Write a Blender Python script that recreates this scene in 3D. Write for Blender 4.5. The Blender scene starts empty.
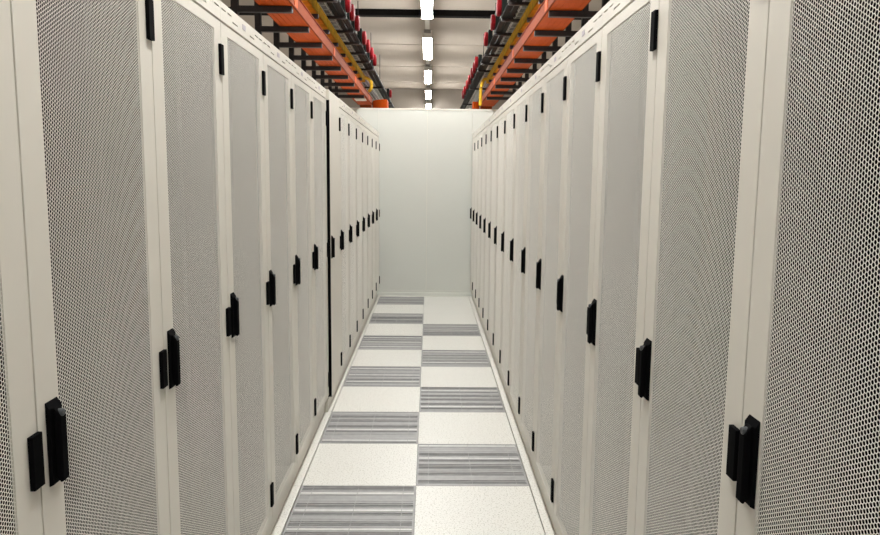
import bpy, bmesh, math, random
import numpy as np
from mathutils import Matrix, Vector

random.seed(7)
rng = np.random.default_rng(7)
scene = bpy.context.scene
col = scene.collection

# ------------------------------------------------------------------ camera
F_PX, PITCH, YAW, ROLL = 722.16, math.radians(7.214), math.radians(0.902), math.radians(0.582)
CAM = Vector((0.0578, 0.0, 1.622))
fwd = Vector((math.sin(YAW) * math.cos(PITCH), math.cos(YAW) * math.cos(PITCH), -math.sin(PITCH)))
rgt = Vector((math.cos(YAW), -math.sin(YAW), 0))
upv = rgt.cross(fwd)
r2 = rgt * math.cos(ROLL) + upv * math.sin(ROLL)
u2 = upv * math.cos(ROLL) - rgt * math.sin(ROLL)
cd = bpy.data.cameras.new('camera')
cd.sensor_fit = 'HORIZONTAL'
cd.sensor_width = 36.0
cd.lens = 36.0 * F_PX / 880.0
cd.clip_start = 0.02
cam = bpy.data.objects.new('camera', cd)
col.objects.link(cam)
M4 = Matrix((r2, u2, -fwd)).transposed().to_4x4()
M4.translation = CAM
cam.matrix_world = M4
scene.camera = cam

# ------------------------------------------------------------------ world, exposure
w = bpy.data.worlds.new('world')
scene.world = w
w.use_nodes = True
w.node_tree.nodes['Background'].inputs[0].default_value = (0.9, 0.88, 0.82, 1)
w.node_tree.nodes['Background'].inputs[1].default_value = 0.05
vs = scene.view_settings
vs.view_transform = 'Standard'
vs.look = 'None'
vs.gamma = 1.0
vs.use_curve_mapping = False
vs.exposure = 0.0
LAMP = 81.0            # emission of the strip light diffusers
LAMP_COL = (1.0, 0.99, 0.955)

# ------------------------------------------------------------------ materials
def mat(name, color, rough=0.5, metal=0.0, noise=0.0, nscale=40.0, bump=0.0, bscale=300.0, emit=0.0, spec=0.5, speck=None):
    m = bpy.data.materials.new(name)
    m.use_nodes = True
    nt = m.node_tree
    b = nt.nodes['Principled BSDF']
    b.inputs['Base Color'].default_value = (*color, 1)
    b.inputs['Roughness'].default_value = rough
    b.inputs['Metallic'].default_value = metal
    b.inputs['Specular IOR Level'].default_value = spec
    geo = nt.nodes.new('ShaderNodeNewGeometry')
    if noise > 0:
        n = nt.nodes.new('ShaderNodeTexNoise')
        n.inputs['Scale'].default_value = nscale
        n.inputs['Detail'].default_value = 4
        nt.links.new(geo.outputs['Position'], n.inputs['Vector'])
        r = nt.nodes.new('ShaderNodeValToRGB')
        r.color_ramp.elements[0].position = 0.35
        r.color_ramp.elements[1].position = 0.65
        r.color_ramp.elements[0].color = (*[c * (1 - noise) for c in color], 1)
        r.color_ramp.elements[1].color = (*[min(1, c * (1 + noise)) for c in color], 1)
        nt.links.new(n.outputs['Fac'], r.inputs['Fac'])
        out = r.outputs['Color']
        if speck:
            n2 = nt.nodes.new('ShaderNodeTexNoise')
            n2.inputs['Scale'].default_value = speck[1]
            n2.inputs['Detail'].default_value = 2
            nt.links.new(geo.outputs['Position'], n2.inputs['Vector'])
            r2_ = nt.nodes.new('ShaderNodeValToRGB')
            r2_.color_ramp.elements[0].position = speck[2]
            r2_.color_ramp.elements[1].position = speck[2] + 0.05
            r2_.color_ramp.elements[0].color = (0, 0, 0, 1)
            r2_.color_ramp.elements[1].color = (1, 1, 1, 1)
            nt.links.new(n2.outputs['Fac'], r2_.inputs['Fac'])
            mx = nt.nodes.new('ShaderNodeMixRGB')
            mx.inputs['Color2'].default_value = (*speck[0], 1)
            nt.links.new(r2_.outputs['Color'], mx.inputs['Fac'])
            nt.links.new(out, mx.inputs['Color1'])
            out = mx.outputs['Color']
        nt.links.new(out, b.inputs['Base Color'])
    if bump > 0:
        n = nt.nodes.new('ShaderNodeTexNoise')
        n.inputs['Scale'].default_value = bscale
        nt.links.new(geo.outputs['Position'], n.inputs['Vector'])
        bp = nt.nodes.new('ShaderNodeBump')
        bp.inputs['Strength'].default_value = bump
        bp.inputs['Distance'].default_value = 0.002
        nt.links.new(n.outputs['Fac'], bp.inputs['Height'])
        nt.links.new(bp.outputs['Normal'], b.inputs['Normal'])
    if emit > 0:
        b.inputs['Emission Color'].default_value = (*LAMP_COL, 1)
        b.inputs['Emission Strength'].default_value = emit
    return m

PAINT = mat('cream_powder_coat', (0.74, 0.71, 0.635), 0.45, noise=0.015, nscale=3.0, bump=0.05, bscale=900)
SHEET = mat('perforated_sheet_paint', (0.80, 0.775, 0.71), 0.5)
SHADE_BLACK = mat('interior_shade', (0.006, 0.006, 0.0065), 0.8, spec=0.1)  # near-black in place of the shade inside the cabinets
RAILM = mat('zinc_rail', (0.012, 0.012, 0.012), 0.7, metal=0.0, spec=0.1, noise=0.1, nscale=30)
BLACK = mat('black_plastic', (0.0035, 0.0035, 0.004), 0.6, bump=0.05, bscale=700, spec=0.015)
LOCKM = mat('dull_lock_metal', (0.06, 0.065, 0.07), 0.45, metal=0.3, noise=0.05)
SLOTM = mat('band_badge', (0.50, 0.46, 0.50), 0.5, noise=0.05)
TILE = mat('speckled_floor_tile', (0.74, 0.735, 0.695), 0.38, noise=0.05, nscale=160, speck=((0.50, 0.49, 0.44), 120.0, 0.57))
SLAB = mat('dark_subfloor', (0.10, 0.098, 0.095), 0.8, noise=0.15, nscale=8)
CONC = mat('plain_floor', (0.66, 0.65, 0.60), 0.5, noise=0.05, nscale=20)
SLATM = mat('grey_grille_metal', (0.33, 0.33, 0.33), 0.5, metal=0.1, noise=0.06, nscale=25)
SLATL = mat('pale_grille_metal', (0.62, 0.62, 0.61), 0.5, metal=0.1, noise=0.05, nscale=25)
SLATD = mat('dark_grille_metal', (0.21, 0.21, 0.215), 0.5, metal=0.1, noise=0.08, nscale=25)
WALLP = mat('partition_panel', (0.66, 0.675, 0.63), 0.65, noise=0.012, nscale=2)
TRIMW = mat('white_trim', (0.80, 0.78, 0.70), 0.45, noise=0.02, nscale=10)
CEIL = mat('beige_ceiling_panel', (0.53, 0.465, 0.40), 0.9, noise=0.03, nscale=2)
WALLB = mat('taupe_wall', (0.27, 0.235, 0.20), 0.7, noise=0.03, nscale=2)
DARKB = mat('dark_beam_paint', (0.008, 0.007, 0.007), 0.8, noise=0.1, spec=0.05)
STEEL = mat('dark_strut_steel', (0.030, 0.026, 0.028), 0.55, metal=0.2, noise=0.15, nscale=30)
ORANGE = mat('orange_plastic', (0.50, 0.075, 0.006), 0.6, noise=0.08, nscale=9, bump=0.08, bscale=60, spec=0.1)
ORANGE_SHADED = mat('orange_plastic_shaded', (0.21, 0.035, 0.005), 0.7, noise=0.06, nscale=9, spec=0.1)  # shaded copy of the trough orange, darkened for the dimmer sides and lips
YELLOW = mat('yellow_plastic', (0.85, 0.53, 0.04), 0.6, noise=0.15, nscale=14, spec=0.2)
SILVER = mat('galvanised_wire', (0.85, 0.85, 0.83), 0.4, metal=0.2, noise=0.08, nscale=40)
RED = mat('red_socket_plastic', (0.17, 0.002, 0.005), 0.6, noise=0.06, nscale=30, spec=0.15)
BUSM = mat('black_busbar', (0.008, 0.010, 0.009), 0.6, noise=0.1, nscale=20, spec=0.1)
HOUSE = mat('white_lamp_housing', (0.78, 0.77, 0.73), 0.4, noise=0.02)
GREYT = mat('grey_trunking', (0.86, 0.84, 0.78), 0.45, noise=0.03)
ROD = mat('hanger_rod', (0.30, 0.29, 0.28), 0.4, metal=0.7, noise=0.05)
DIFF = mat('lit_diffuser', (0.9, 0.9, 0.9), 0.4, emit=LAMP)
CABLES = [mat('grey_cable', (0.36, 0.36, 0.36), 0.5, noise=0.1), mat('white_cable', (0.62, 0.62, 0.60), 0.5, noise=0.1),
          mat('violet_cable', (0.12, 0.09, 0.20), 0.5, noise=0.1), mat('black_cable', (0.006, 0.006, 0.006), 0.6, noise=0.1, spec=0.1)]

# ------------------------------------------------------------------ mesh helpers
class MB:
    def __init__(self):
        self.v, self.f = [], []

    def box(self, x0, x1, y0, y1, z0, z1):
        n = len(self.v)
        self.v += [(x, y, z) for z in (z0, z1) for y in (y0, y1) for x in (x0, x1)]
        self.f += [tuple(n + i for i in q) for q in ((0, 2, 3, 1), (4, 5, 7, 6), (0, 1, 5, 4), (2, 6, 7, 3), (0, 4, 6, 2), (1, 3, 7, 5))]
        return self

    def prism(self, pts, axis, a, b):
        """closed 2-D outline swept along an axis from a to b"""
        n, k = len(self.v), len(pts)
        for t in (a, b):
            for p, q in pts:
                self.v.append({'x': (t, p, q), 'y': (p, t, q), 'z': (p, q, t)}[axis])
        self.f.append(tuple(n + i for i in range(k)))
        self.f.append(tuple(n + k + i for i in reversed(range(k))))
        for i in range(k):
            j = (i + 1) % k
            self.f.append((n + i, n + k + i, n + k + j, n + j))
        return self

    def tube(self, pts, r, seg=8):
        pts = [Vector(p) for p in pts]
        n = len(self.v)
        for i, p in enumerate(pts):
            d = (pts[min(i + 1, len(pts) - 1)] - pts[max(i - 1, 0)]).normalized()
            a = d.orthogonal() if abs(d.z) > 0.95 else d.cross(Vector((0, 0, 1)))
            a = a.normalized()
            b = d.cross(a)
            for k in range(seg):
                t = 2 * math.pi * k / seg
                self.v.append(tuple(p + a * (r * math.cos(t)) + b * (r * math.sin(t))))
        for i in range(len(pts) - 1):
            for k in range(seg):
                k2 = (k + 1) % seg
                self.f.append((n + i * seg + k, n + i * seg + k2, n + (i + 1) * seg + k2, n + (i + 1) * seg + k))
        self.f.append(tuple(n + k for k in reversed(range(seg))))
        self.f.append(tuple(n + (len(pts) - 1) * seg + k for k in range(seg)))
        return self

    def lathe(self, c, axis, prof, seg=16):
        """prof: (distance along axis, radius)"""
        n = len(self.v)
        for t, r in prof:
            for k in range(seg):
                a = 2 * math.pi * k / seg
                p, q = r * math.cos(a), r * math.sin(a)
                o = {'x': (t, p, q), 'y': (p, t, q), 'z': (p, q, t)}[axis]
                self.v.append((c[0] + o[0], c[1] + o[1], c[2] + o[2]))
        for i in range(len(prof) - 1):
            for k in range(seg):
                k2 = (k + 1) % seg
                self.f.append((n + i * seg + k, n + i * seg + k2, n + (i + 1) * seg + k2, n + (i + 1) * seg + k))
        self.f.append(tuple(n + k for k in reversed(range(seg))))
        self.f.append(tuple(n + (len(prof) - 1) * seg + k for k in range(seg)))
        return self

    def mesh(self, name, m, bevel=0.0, smooth=False):
        me = bpy.data.meshes.new(name)
        me.from_pydata(self.v, [], self.f)
        bm = bmesh.new()
        bm.from_mesh(me)
        bmesh.ops.recalc_face_normals(bm, faces=bm.faces)
        if bevel > 0:
            es = [e for e in bm.edges if len(e.link_faces) == 2 and e.calc_face_angle(0) > 0.6]
            bmesh.ops.bevel(bm, geom=es, offset=bevel, segments=2, affect='EDGES', profile=0.6)
        bm.to_mesh(me)
        bm.free()
        me.materials.append(m)
        if smooth:
            for p in me.polygons:
                p.use_smooth = True
        return me


def link(name, data, parent=None, loc=(0, 0, 0), rotz=0.0, label=None, cat=None, group=None, kind=None):
    o = bpy.data.objects.new(name, data)
    col.objects.link(o)
    o.parent = parent
    o.location = loc
    o.rotation_euler = (0, 0, rotz)
    for k, v in (('label', label), ('category', cat), ('group', group), ('kind', kind)):
        if v:
            o[k] = v
    return o


def build(mb, name, m, parent=None, bevel=0.0, smooth=False, **kw):
    return link(name, mb.mesh(name, m, bevel, smooth), parent, **kw)

# ------------------------------------------------------------------ the layout
FX = 0.62                 # cabinet door plane on either side of the aisle
S0 = 1.22                 # first door seam in view
PIT = 0.60                # cabinet pitch
TOP = 2.175               # cabinet height
TY0 = 3.6375 - 6 * 0.6    # first tile joint
NT = 16                   # tile rows up to the partition
YEND = TY0 + NT * 0.6     # 9.6375
YW = 9.73                 # partition face
CZ = 4.20                 # ceiling
RX, RY0, RY1 = 3.3, -3.2, 22.05

# ------------------------------------------------------------------ floor
fm = MB().box(-RX, RX, RY0, RY1, -0.10, -0.045)
floor = build(fm, 'floor', SLAB, kind='structure')
fl = MB()
fl.box(-RX, -1.203, RY0, RY1, -0.045, 0)
fl.box(1.203, RX, RY0, RY1, -0.045, 0)
fl.box(-1.203, 1.203, RY0, TY0 - 0.002, -0.045, 0)
fl.box(-1.203, 1.203, YEND + 0.002, RY1, -0.045, 0)
build(fl, 'surround', CONC, floor)
g = 0.0013
tile_me = MB().box(-0.3 + g, 0.3 - g, g, 0.6 - g, -0.04, 0).mesh('floor_tile', TILE)
NSL = 27
PATTERN = (4, 0, 3, 1, 2, 4, 3, 5, 0)
pitch = (0.6 - 2 * 0.012) / NSL
slat_me = []
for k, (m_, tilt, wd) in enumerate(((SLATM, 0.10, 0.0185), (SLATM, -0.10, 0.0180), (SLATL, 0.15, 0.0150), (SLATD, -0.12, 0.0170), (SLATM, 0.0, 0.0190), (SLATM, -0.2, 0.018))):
    h = 0.004
    c_, s_ = math.cos(tilt), math.sin(tilt)
    prof = [(-wd / 2, -h), (wd / 2, -h), (wd / 2, 0), (-wd / 2, 0)]
    prof = [(p * c_ - q * s_, p * s_ + q * c_ - abs(s_) * wd / 2 - 0.0012) for p, q in prof]
    slat_me.append(MB().prism(prof, 'x', -0.290, 0.290).mesh('slat', m_))
bar_me = MB().box(-0.0015, 0.0015, 0.012, 0.588, -0.0016, -0.0002).mesh('cross_bar', SLATM)
fr = MB()
fr.box(-0.3 + g, 0.3 - g, g, 0.012, -0.04, 0).box(-0.3 + g, 0.3 - g, 0.588, 0.6 - g, -0.04, 0)
fr.box(-0.3 + g, -0.290, 0.012, 0.588, -0.04, 0).box(0.290, 0.3 - g, 0.012, 0.588, -0.04, 0)
fr.box(-0.290, 0.290, 0.012, 0.588, -0.04, -0.030)
frame_me = fr.mesh('grating_tile', SLATM)
for n in range(NT):
    idx = n - 6
    for side in (-1, 1):
        if side < 0:
            grate = idx % 2 != 0
        else:
            grate = idx % 2 == 0 and idx <= 6
        loc = (side * 0.3, TY0 + 0.6 * n, 0)
        if not grate:
            link('floor_tile', tile_me, floor, loc)
            continue
        t = link('grating_tile', frame_me, floor, loc)
        off = random.randrange(9)
        for k in range(NSL):
            kind = PATTERN[(k + off) % 9] if random.random() > 0.2 else random.choice((0, 1, 4))
            link('slat', slat_me[kind], t, (0, 0.012 + pitch * (k + 0.5), 0))
        for bx_ in (-0.235, 0.0, 0.235):
            link('cross_bar', bar_me, t, (bx_, 0, 0))
edge_me = MB().box(-0.3 + g, 0.3 - g, g, 0.6 - g, -0.04, 0).mesh('edge_tile', TILE)
for n in range(NT):
    for side in (-1, 1):
        link('edge_tile', edge_me, floor, (side * 0.903, TY0 + 0.6 * n + (0.0 if side > 0 else 0.0), 0))

# ------------------------------------------------------------------ ceiling and walls
ceil = build(MB().box(-RX, RX, RY0, RY1, CZ + 0.03, CZ + 0.10), 'ceiling', DARKB, kind='structure')
joints = [11.83 + 2.9 * k for k in range(-6, 5)]
ys = [RY0] + [j for j in joints if RY0 + 0.3 < j < RY1 - 0.3] + [RY1]
for a, b in zip(ys[:-1], ys[1:]):
    build(MB().box(-RX, RX, a + 0.03, b - 0.03, CZ, CZ + 0.03), 'ceiling_panel', CEIL, ceil, bevel=0.006)
tr = build(MB().box(-RX, RX, 11.70, 11.86, CZ - .09, CZ), 'trim_1', DARKB, kind='structure')
build(MB().box(-RX, RX, 11.86, 11.96, CZ - .04, CZ), 'beam_lip', CEIL, tr)
build(MB().box(-RX, RX, RY1, RY1 + 0.1, -0.045, CZ + 0.1), 'wall_back', WALLB, kind='structure')
build(MB().box(-RX, RX, RY0 - 0.1, RY0, -0.045, CZ + 0.1), 'wall_front', WALLB, kind='structure')
build(MB().box(-RX - 0.1, -RX, RY0, RY1, -0.045, CZ + 0.1), 'wall_left', WALLB, kind='structure')
build(MB().box(RX, RX + 0.1, RY0, RY1, -0.045, CZ + 0.1), 'wall_right', WALLB, kind='structure')

# partition closing the aisle
part = build(MB().box(-1.70, 1.70, YW + 0.012, YW + 0.05, 0, 2.485), 'wall_end', TRIMW, kind='structure')
for x0, x1 in ((-1.70, -0.62), (-0.617, 0.022), (0.026, 0.62), (0.623, 1.70)):
    build(MB().box(x0, x1, YW, YW + 0.012, 0.075, 2.485), 'panel', WALLP, part, bevel=0.0015)
build(MB().box(-1.70, 1.70, YW - 0.006, YW + 0.058, 2.485, 2.505), 'top_cap', TRIMW, part, bevel=0.002)
bb = build(MB().prism([(YW - 0.012, 0), (YW + 0.012, 0), (YW + 0.012, 0.075), (YW - 0.004, 0.075), (YW - 0.004, 0.045), (YW - 0.012, 0.040)], 'x', -0.66, 0.66), 'baseboard_end', WALLP, kind='structure')

# ------------------------------------------------------------------ server cabinets
W = PIT
HZ = ((0.19, 0.29), (1.08, 1.175), (1.94, 2.035))

def perforated(name, w, z0, z1):
    p = 0.0072
    dx = p * math.sqrt(3) / 2
    R = p / math.sqrt(3)
    r = R * 0.845
    th = 0.0006
    nx = int(w / dx)
    nz = int((z1 - z0) / p)
    I, J = np.meshgrid(np.arange(nx), np.arange(nz), indexing='ij')
    I, J = I.ravel(), J.ravel()
    cx = (I - (nx - 1) / 2) * dx
    cz = z0 + (J + 0.5) * p + (I % 2) * p / 2
    a = np.arange(6) * math.pi / 3
    ring = np.stack([np.cos(a), np.zeros(6), np.sin(a)], 1)
    N = len(I)
    C = np.stack([cx, np.zeros(N), cz], 1)[:, None, :]
    outer = C + ring * R
    hole = C + ring * r
    back = hole + np.array([0, th, 0])
    V = np.concatenate([outer, hole, back], 1).reshape(-1, 3)
    k = np.arange(6)
    k2 = (k + 1) % 6
    q1 = np.stack([k, k2, k2 + 6, k + 6], 1)
    q2 = np.stack([k + 6, k2 + 6, k2 + 12, k + 12], 1)
    Q = np.concatenate([q1, q2])[None] + (np.arange(N) * 18)[:, None, None]
    Q = Q.reshape(-1, 4)
    me = bpy.data.meshes.new(name)
    me.vertices.add(len(V))
    me.vertices.foreach_set('co', V.astype(np.float32).ravel())
    me.loops.add(Q.size)
    me.loops.foreach_set('vertex_index', Q.astype(np.int32).ravel())
    me.polygons.add(len(Q))
    me.polygons.foreach_set('loop_start', np.arange(0, Q.size, 4, dtype=np.int32))
    me.update(calc_edges=True)
    me.materials.append(SHEET)
    return me


def slotted(x0, x1, z0, z1, y0, y1, holes):
    xs = sorted({x0, x1, *[h[0] for h in holes], *[h[1] for h in holes]})
    zs = sorted({z0, z1, *[h[2] for h in holes], *[h[3] for h in holes]})
    mb = MB()
    for a, b in zip(xs[:-1], xs[1:]):
        for c, d in zip(zs[:-1], zs[1:]):
            mx, mz = (a + b) / 2, (c + d) / 2
            if not any(h[0] < mx < h[1] and h[2] < mz < h[3] for h in holes):
                mb.box(a, b, y0, y1, c, d)
    return mb


def cabinet_meshes(w, tall=False):
    h = w / 2
    e = 0.0028
    D = {}
    b = MB()
    b.box(-h + .002, -h + .022, .034, 1.05, .10, TOP).box(h - .022, h - .002, .034, 1.05, .10, TOP)
    b.box(-h + .022, h - .022, .034, 1.05, TOP - .02, TOP).box(-h + .022, h - .022, 1.03, 1.05, .10, TOP - .02)
    b.box(-h + .022, h - .022, .034, 1.03, .10, .12)
    D['body'] = b.mesh('body', PAINT)
    l = MB()
    l.box(-h + .022, -h + .025, .036, 1.03, .12, TOP - .02).box(h - .025, h - .022, .036, 1.03, .12, TOP - .02)
    l.box(-h + .025, h - .025, .036, 1.03, TOP - .023, TOP - .02).box(-h + .025, h - .025, 1.027, 1.03, .12, TOP - .023)
    l.box(-h + .025, h - .025, .036, 1.027, .12, .123)
    l.box(-h + .003, -h + .04, .0275, .0335, .112, 2.112).box(h - .04, h - .003, .0275, .0335, .112, 2.112)  # black strips put shade behind the door seams
    D['lining'] = l.mesh('inner_shade', SHADE_BLACK)
    r = MB()
    for s in (-1, 1):
        x = s * (h - .065)
        r.box(x - .022, x + .022, .12, .14, .14, 2.10)
    D['rail'] = [MB().box(s * (h - .065) - .022, s * (h - .065) + .022, .12, .14, .123, 2.15).mesh('mounting_rail', RAILM) for s in (-1, 1)]
    zt = 2.108
    if not tall:
        holes = []
        for s in (-1, 1):
            for a, c, z in ((.235, .285, 2.154), (.165, .215, 2.154), (.085, .155, 2.136)):
                lo, hi = sorted((s * a, s * c))
                holes.append((lo, hi, z - .0028, z + .0028))
        D['band'] = slotted(-h + .0008, h - .0008, 2.116, TOP, 0.0, .020, holes).mesh('top_band', PAINT)
        D['band_back'] = MB().box(-h + .004, h - .004, .021, .033, 2.118, TOP - .004).mesh('band_backing', SHADE_BLACK)
        D['badge'] = MB().box(-.022, .022, -.0012, 0, 2.140, 2.158).mesh('badge', SLOTM)
    else:
        zt = TOP - .004
    m = .075
    d = MB()
    if tall:
        d.box(-h + e, h - e, 0, .026, .125, zt)
    else:
        d.box(-h + e, -h + m, 0, .005, .125, zt).box(h - m, h - e, 0, .005, .125, zt)
        d.box(-h + m, h - m, 0, .005, .125, .163).box(-h + m, h - m, 0, .005, 2.075, zt)
        d.box(-h + e, -h + e + .012, .005, .026, .125, zt).box(h - e - .012, h - e, .005, .026, .125, zt)
        d.box(-h + e + .012, h - e - .012, .005, .026, .125, .137).box(-h + e + .012, h - e - .012, .005, .026, zt - .012, zt)
        D['panel'] = perforated('perforated_panel', w - 2 * m + .018, .155, 2.083)
    D['door'] = d.mesh('door', PAINT)
    p = MB()
    p.prism([(.030, 0), (1.05, 0), (1.05, .10), (.034, .10), (.034, .118), (.020, .118), (.020, .092), (.026, .088), (.026, .050), (.030, .046)], 'x', -h + .001, h - .001)
    D['plinth'] = p.mesh('plinth', PAINT)
    # swing handle on the hinge-free side
    x0 = -h + .027
    ha = MB()
    ha.prism([(0, 1.060), (-.008, 1.064), (-.008, 1.204), (0, 1.216)], 'x', x0, x0 + .043)
    D['handle'] = ha.mesh('handle', BLACK, bevel=.0012)
    le = MB()
    le.prism([(-.0085, 1.074), (-.016, 1.064), (-.021, 1.068), (-.021, 1.184), (-.016, 1.196), (-.0085, 1.205)], 'x', x0 + .011, x0 + .033)
    D['lever'] = le.mesh('lever', BLACK, bevel=.0025)
    D['lock'] = MB().lathe((x0 + .022, -.0165, 1.193), 'y', [(0.004, .007), (-.004, .007), (-.006, .0055)], 12).mesh('lock', LOCKM)
    D['hinge'] = []
    for a, c in HZ:
        q = MB()
        q.prism([(h - .034, -.0002), (h - .0006, -.0002), (h - .0006, -.008), (h - .002, -.0092), (h - .0325, -.0092), (h - .034, -.008)], 'z', a, c)
        D['hinge'].append(q.mesh('hinge', BLACK, bevel=.0008))
    return D


def cabinet(D, loc, rz, label, group):
    root = link('server_cabinet', None, loc=loc, rotz=rz, label=label, cat='cabinet', group=group)
    root.empty_display_size = 0.1
    link('body', D['body'], root)
    link('inner_shade', D['lining'], root)
    for r in D['rail']:
        link('mounting_rail', r, root)
    if 'band' in D:
        b = link('top_band', D['band'], root)
        link('band_backing', D['band_back'], b)
        link('badge', D['badge'], b)
    link('plinth', D['plinth'], root)
    d = link('door', D['door'], root)
    if 'panel' in D:
        link('perforated_panel', D['panel'], d, (0, .0012, 0))
    h = link('handle', D['handle'], root)
    link('lever', D['lever'], h)
    link('lock', D['lock'], h)
    for q in D['hinge']:
        link('hinge', q, root)
    return root


ORD = ['first', 'second', 'third', 'fourth', 'fifth', 'sixth', 'seventh', 'eighth', 'ninth', 'tenth', 'eleventh', 'twelfth', 'thirteenth', 'fourteenth', 'fifteenth']
D60 = cabinet_meshes(0.60)
D53 = cabinet_meshes(0.53, tall=True)
NC = 15
PROUD = 0.018             # the far block of this row stands a little further into the aisle
Y7 = 4.84
for i in range(NC):
    o = ORD[NC - 1 - i]
    if i == 7:            # the narrow cabinet beyond the dark gap
        cabinet(D53, (-FX + PROUD, Y7 + 0.265, 0), math.pi / 2, 'narrow cream cabinet with plain unperforated door reaching its top, beside the dark gap', None)
        continue
    y, x = (S0 - PIT + PIT * i, -FX) if i < 7 else (Y7 + 0.53 + PIT * (i - 8), -FX + PROUD)
    cabinet(D60, (x, y + PIT / 2, 0), math.pi / 2, 'cream cabinet with perforated door in row with dark gap, %s from end partition' % o, 'server cabinets of the row with the dark gap')
for i in range(NC):
    y = S0 + 0.018 - PIT + PIT * i
    cabinet(D60, (FX, y + PIT / 2, 0), -math.pi / 2, 'cream cabinet with perforated door in row without a gap, %s from end partition' % ORD[NC - 1 - i], 'server cabinets of the unbroken row')
# black strip standing in for shade on the row's forward step, cream header above
shade = link('step_shade', None, loc=(-FX + PROUD, Y7 - 0.009, 0), rotz=math.pi / 2, label='black strip painting the shaded step between two cream cabinets', cat='shade strip')
build(MB().box(-.0085, .0085, .0005, .60, .11, 2.108), 'black_strip', BLACK, shade)
build(MB().box(-.0085, .0085, .0005, .06, 2.110, TOP), 'header', PAINT, shade)
build(MB().box(-.0085, .0085, .026, .60, 0, .108), 'foot', PAINT, shade)

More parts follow.
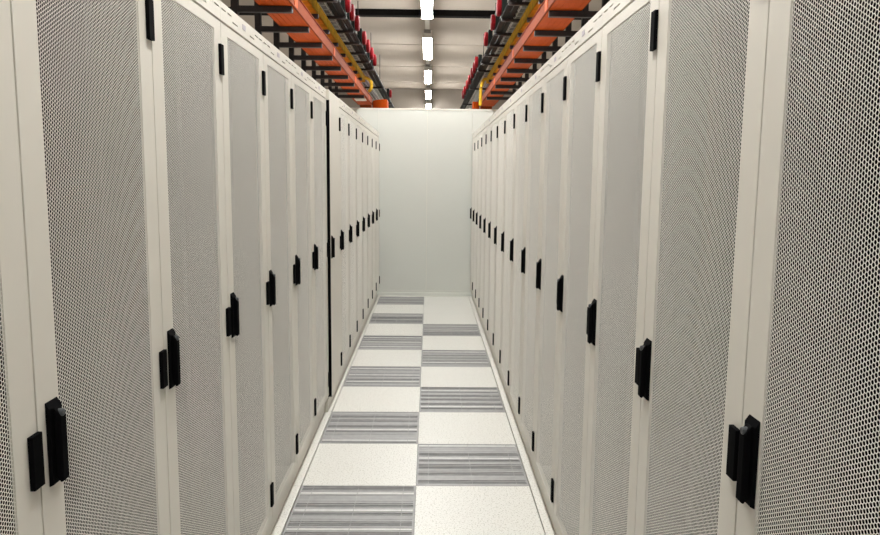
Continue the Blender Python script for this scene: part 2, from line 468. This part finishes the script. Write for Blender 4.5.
# ------------------------------------------------------------------ overhead cable routes
def overhead(s, tag, y_off):
    """s = -1 / +1 side of the aisle"""
    row = 'row with dark gap' if s < 0 else 'row without a gap'
    bx = lambda mb, a, b, y0, y1, z0, z1: mb.box(min(s * a, s * b), max(s * a, s * b), y0, y1, z0, z1)
    ya, yb = 1.6, 10.6
    # brackets
    pm = bx(MB(), 1.10, 1.14, -.02, .02, TOP - 2.6, .46)
    post_me = pm.mesh('post', STEEL)
    foot_me = bx(MB(), 1.07, 1.17, -.05, .05, TOP - 2.6, TOP - 2.6 + .008).mesh('foot_plate', STEEL)
    arm_me = [bx(MB(), 0.775, 1.10, -.019, .019, -.012, .0235).mesh('arm', STEEL),
              bx(MB(), 0.800, 1.10, -.019, .019, .205, .236).mesh('arm', STEEL),
              bx(MB(), 0.655, 1.10, -.017, .017, .328, .350).mesh('arm', STEEL)]
    y = y_off - 0.6 * 4
    while y < 9.65:
        br = link('strut_bracket', None, loc=(0, y, 2.6), label='dark steel strut bracket on top of the %s, carrying the orange trough' % row, cat='bracket', group='strut brackets above the ' + row)
        link('post', post_me, br)
        link('foot_plate', foot_me, br)
        for a in arm_me:
            link('arm', a, br)
        y += 0.6
    # orange trough: bottom with ribs, side walls, rolled lips; joined segments
    t = link('orange_trough', None, loc=(0, ya, 2.627), label='long orange plastic cable trough above the ' + row, cat='cable trough')
    L = yb - ya
    bx(MB(), .775, .970, 0, L, 0, .004)
    bm_ = bx(MB(), .775, .970, 0, L, 0, .005)
    build(bm_, 'bottom', ORANGE, t)
    for k in range(5):
        x = .800 + k * .036
        build(bx(MB(), x - .003, x + .003, 0, L, -.003, 0), 'rib', ORANGE, t)
    build(bx(MB(), .770, .775, 0, L, 0, .084), 'side_wall', ORANGE_SHADED, t)
    build(bx(MB(), .970, .975, 0, L, 0, .084), 'side_wall', ORANGE_SHADED, t)
    build(bx(MB(), .764, .778, 0, L, .084, .092), 'lip', ORANGE_SHADED, t, bevel=.002)
    build(bx(MB(), .764, .770, 0, L, .000, .010), 'lip', ORANGE_SHADED, t, bevel=.002)
    build(bx(MB(), .967, .981, 0, L, .084, .092), 'lip', ORANGE_SHADED, t, bevel=.002)
    yj = 1.2
    while yj < L - .2:
        build(bx(MB(), .766, .7695, yj - .05, yj + .05, .012, .080), 'coupler', ORANGE, t, bevel=.001)
        yj += 1.8
    # orange elbow turned down past the partition end
    el = link('trough_elbow', None, loc=(0, ya, 2.627), label='orange elbow at the end of the cable trough above the ' + row, cat='trough elbow')
    pts = []
    for k in range(9):
        a = k / 8 * math.pi / 2
        pts.append((L + .13 * math.sin(a), -.13 + .13 * math.cos(a)))
    out = [(p, q + .10) for p, q in [(L, 0)]]
    prof = [(L, .10)] + [(L + .23 * math.sin(k / 8 * math.pi / 2), -.13 + .23 * math.cos(k / 8 * math.pi / 2)) for k in range(9)] + [(p, q) for p, q in reversed(pts)] 
    m_ = MB()
    lo, hi = sorted((s * .79, s * .955))
    m_.prism(prof, 'x', lo, hi)
    build(m_, 'spout', ORANGE_SHADED, el)
    jin = .54 if s < 0 else .665
    jb = MB()
    rr_ = .764 - jin
    arc = [(s * (jin + rr_ * math.sin(a)), L - .02 - rr_ * 1.3 * math.cos(a)) for a in [math.pi / 2 * k / 8 for k in range(9)]]
    jb.prism([(s * jin, L + .05), *arc, (s * .764, L + .05)], 'z', -.09, .05)
    build(jb, 'junction', ORANGE, el, bevel=.01)
    # yellow duct of short lengths
    yl = link('yellow_duct', None, loc=(0, ya, 2.838), label='narrow yellow fibre duct in short lengths above orange trough of the ' + row, cat='cable duct')
    k = 0
    Ly = 9.75 - ya
    seg = 0.6
    yy = (y_off - 0.6 * 4) - ya + .03
    while yy < Ly:
        dz = random.uniform(0, .006)
        b = MB()
        a, c = yy + .012, min(yy + seg - .072, Ly)
        bx(b, .806, .885, a, c, dz, dz + .006)
        bx(b, .806, .811, a, c, dz, .078)
        bx(b, .880, .885, a, c, dz, .078)
        bx(b, .802, .814, a, c, .076, .085)
        sg = build(b, 'length', YELLOW, yl)
        build(bx(MB(), .803, .887, c, c + .088, .012, .083), 'coupler', YELLOW, yl)
        yy += seg
    # drop-out hose at the end
    e = 9.72 - ya
    h = MB()
    if s > 0:
        pts = [(s * .825, e - .15, .05), (s * .815, e, .055), (s * .77, e + .10, .06), (s * .742, e + .15, -.02), (s * .735, e + .165, -.12), (s * .733, e + .17, -.27)]
    else:
        pts = [(s * .83, e - .1, .05), (s * .80, e + .05, .06), (s * .765, e + .15, .055), (s * .735, e + .22, .02), (s * .74, e + .26, -.05), (s * .77, e + .3, -.085)]
    P = []
    for i in range(len(pts) - 1):
        p0, p1, p2, p3 = [Vector(pts[max(0, min(len(pts) - 1, i + j))]) for j in (-1, 0, 1, 2)]
        for q in range(5):
            u = q / 5
            P.append(0.5 * ((2 * p1) + (p2 - p0) * u + (2 * p0 - 5 * p1 + 4 * p2 - p3) * u * u + (3 * p1 - p0 - 3 * p2 + p3) * u ** 3))
    P.append(Vector(pts[-1]))
    h.tube(P, .022, 10)
    build(h, 'drop_hose', YELLOW, yl, smooth=True)
    # wire basket
    z0 = 2.957
    bk = link('wire_basket', None, loc=(0, ya, z0), label='silver wire basket tray full of data cables above the ' + row, cat='cable basket')
    wm = MB()
    Lb = 16.5 - ya
    for x in (.775, .83, .885, .94, .985):
        bx(wm, x - .003, x + .003, 0, Lb, 0, .006)
    for x in (.772, .988):
        for z in (.05,):
            bx(wm, x - .003, x + .003, 0, Lb, z, z + .006)
    build(wm, 'long_wires', SILVER, bk, kind='stuff')
    build(bx(MB(), .766, .775, 0, Lb, .088, .098), 'edge_rail', SILVER, bk)
    build(bx(MB(), .985, .994, 0, Lb, .088, .098), 'edge_rail', SILVER, bk)
    wm = MB()
    yy = 0.0
    while yy < Lb:
        bx(wm, .772, .988, yy, yy + .006, -.004, .001)
        bx(wm, .769, .774, yy, yy + .006, -.004, .092)
        bx(wm, .986, .991, yy, yy + .006, -.004, .092)
        yy += .15
    build(wm, 'cross_wires', SILVER, bk, kind='stuff')
    for yh in (11.2, 13.6, 16.0):
        build(bx(MB(), .655, 1.05, yh - ya - .02, yh - ya + .02, -.030, -.006), 'hanger_bar', STEEL, bk)
        build(MB().tube([(s * 1.03, yh - ya, -.006), (s * 1.03, yh - ya, CZ - z0)], .007, 6), 'hanger_rod', STEEL, bk)
    # cables lying in it, nobody could count them
    names = ['grey', 'white', 'violet', 'black']
    for ci, mtl in enumerate(CABLES):
        cm = MB()
        for j in range(7):
            x = .795 + ci * .048 + random.uniform(0, .034)
            z = .014 + random.random() * .05
            ph = random.random() * 6
            pts = []
            for q in range(int(Lb / .3) + 1):
                yv = q * .3
                xx = x + .006 * math.sin(yv * .9 + ph) + random.uniform(-.004, .004)
                pts.append((s * min(.98, max(.782, xx)), yv, z + random.uniform(-.004, .02)))
            cm.tube(pts, random.uniform(.007, .012), 6)
        link('data_cables', cm.mesh('data_cables', mtl), None, (0, ya, z0), label='%s data cables lying in the wire basket above the %s' % (names[ci], row), cat='cables', kind='stuff')
    # busbar
    bb = link('power_busbar', None, loc=(0, ya, 2.955), label='black power busbar beside the wire basket above the ' + row, cat='busbar')
    build(bx(MB(), .715, .758, 0, 16.6 - ya, 0, .14), 'rail', BUSM, bb, bevel=.003)
    build(bx(MB(), .708, .715, 0, 16.6 - ya, .045, .065), 'rail_ridge', BUSM, bb)
    pc = MB()
    for j in range(6):
        x = .6625 + .0082 * j
        pts = [(s * (x + random.uniform(-.003, .003)), q * .4, -.0405 + random.uniform(0, .005)) for q in range(int((16.4 - ya) / .4))]
        pc.tube(pts, .008, 6)
    link('power_cables', pc.mesh('power_cables', CABLES[3]), None, (0, ya, 3.0), label='black power cables hanging beneath the red socket boxes above the ' + row, cat='cables', kind='stuff')
    # tap-off boxes with red sockets
    Y = (5.9, 6.35, 6.68, 7.14, 7.88, 8.36, 8.86, 9.36, 13.1) if s < 0 else (5.75, 6.42, 7.02, 7.86, 9.42, 9.90, 10.4, 11.1, 11.7, 12.5, 13.1)
    box_me = bx(MB(), .660, .707, -.085, .085, -.086, .085).mesh('tap_box', BUSM, bevel=.006)
    soc_me = MB().lathe((s * .660, 0, 0), 'x', [(0, .068), (-s * .008, .072), (-s * .030, .072), (-s * .036, .066), (-s * .039, .030)], 18).mesh('red_socket', RED)
    flap_me = MB().lathe((s * .626, 0, 0), 'x', [(s * .006, .056), (0, .058), (-s * .006, .050)], 18).mesh('socket_flap', RED)
    for k, yv in enumerate(Y):
        tb = link('tap_off_unit', None, loc=(0, yv, 3.06), label='black tap-off box with round red socket on the busbar above the ' + row, cat='power socket', group='red socket boxes above the ' + row)
        link('box', box_me, tb)
        sc = link('red_socket', soc_me, tb)
        link('socket_flap', flap_me, sc)


overhead(-1, 'a', 4.52)
overhead(1, 'b', 4.54)

# small white plate under the orange trough by the partition
wp = build(MB().box(-.93, -.79, 9.62, 9.86, 2.606, 2.622), 'white_plate', TRIMW, bevel=.002, label='small white plate under the orange trough near the end partition', cat='plate')

# ------------------------------------------------------------------ strip lights over the aisle
LX, LZ = 0.012, 3.60
LH = 0.945
hm = MB().prism([(-.0655, .0125), (.0655, .0125), (.060, .040), (.036, .062), (-.036, .062), (-.060, .040)], 'y', -LH, LH).mesh('housing', HOUSE)
dm = MB().prism([(-.050, .012), (-.064, .002), (-.064, -.026), (-.054, -.038), (-.02, -.044), (.02, -.044), (.054, -.038), (.064, -.026), (.064, .002), (.050, .012)], 'y', -LH + .01, LH - .01).mesh('diffuser', DIFF)
em = MB().box(-.070, .070, -.006, .006, -.046, .063).mesh('end_cap', HOUSE)
km = MB().box(-.045, .045, -.03, .03, .02, .058).mesh('mounting_clip', ROD)
for k in range(-4, 5):
    y = 11.49 + 3.165 * k
    if y + .96 > RY1:
        continue
    lf = link('strip_light', None, loc=(LX, y, LZ), label='slim white strip light glowing under the trunking rail over the aisle', cat='strip light', group='strip lights in line over the aisle')
    link('housing', hm, lf)
    link('diffuser', dm, lf)
    for e in (-LH - .006, LH + .006):
        link('end_cap', em, lf, (0, e, 0))
    link('mounting_clip', km, lf, (0, -LH - .06, 0))
rail = link('light_trunking', None, loc=(LX, 0, LZ + .063), label='thin grey trunking rail joining the strip lights over the aisle', cat='trunking')
build(MB().box(-.030, .030, -2.5, RY1 - .3, 0, .045), 'rail', GREYT, rail)
y = -1.2
while y < RY1 - .5:
    build(MB().tube([(0, y, .045), (0, y, CZ - LZ - .063)], .005, 6), 'hanger_rod', ROD, rail)
    y += 3.165
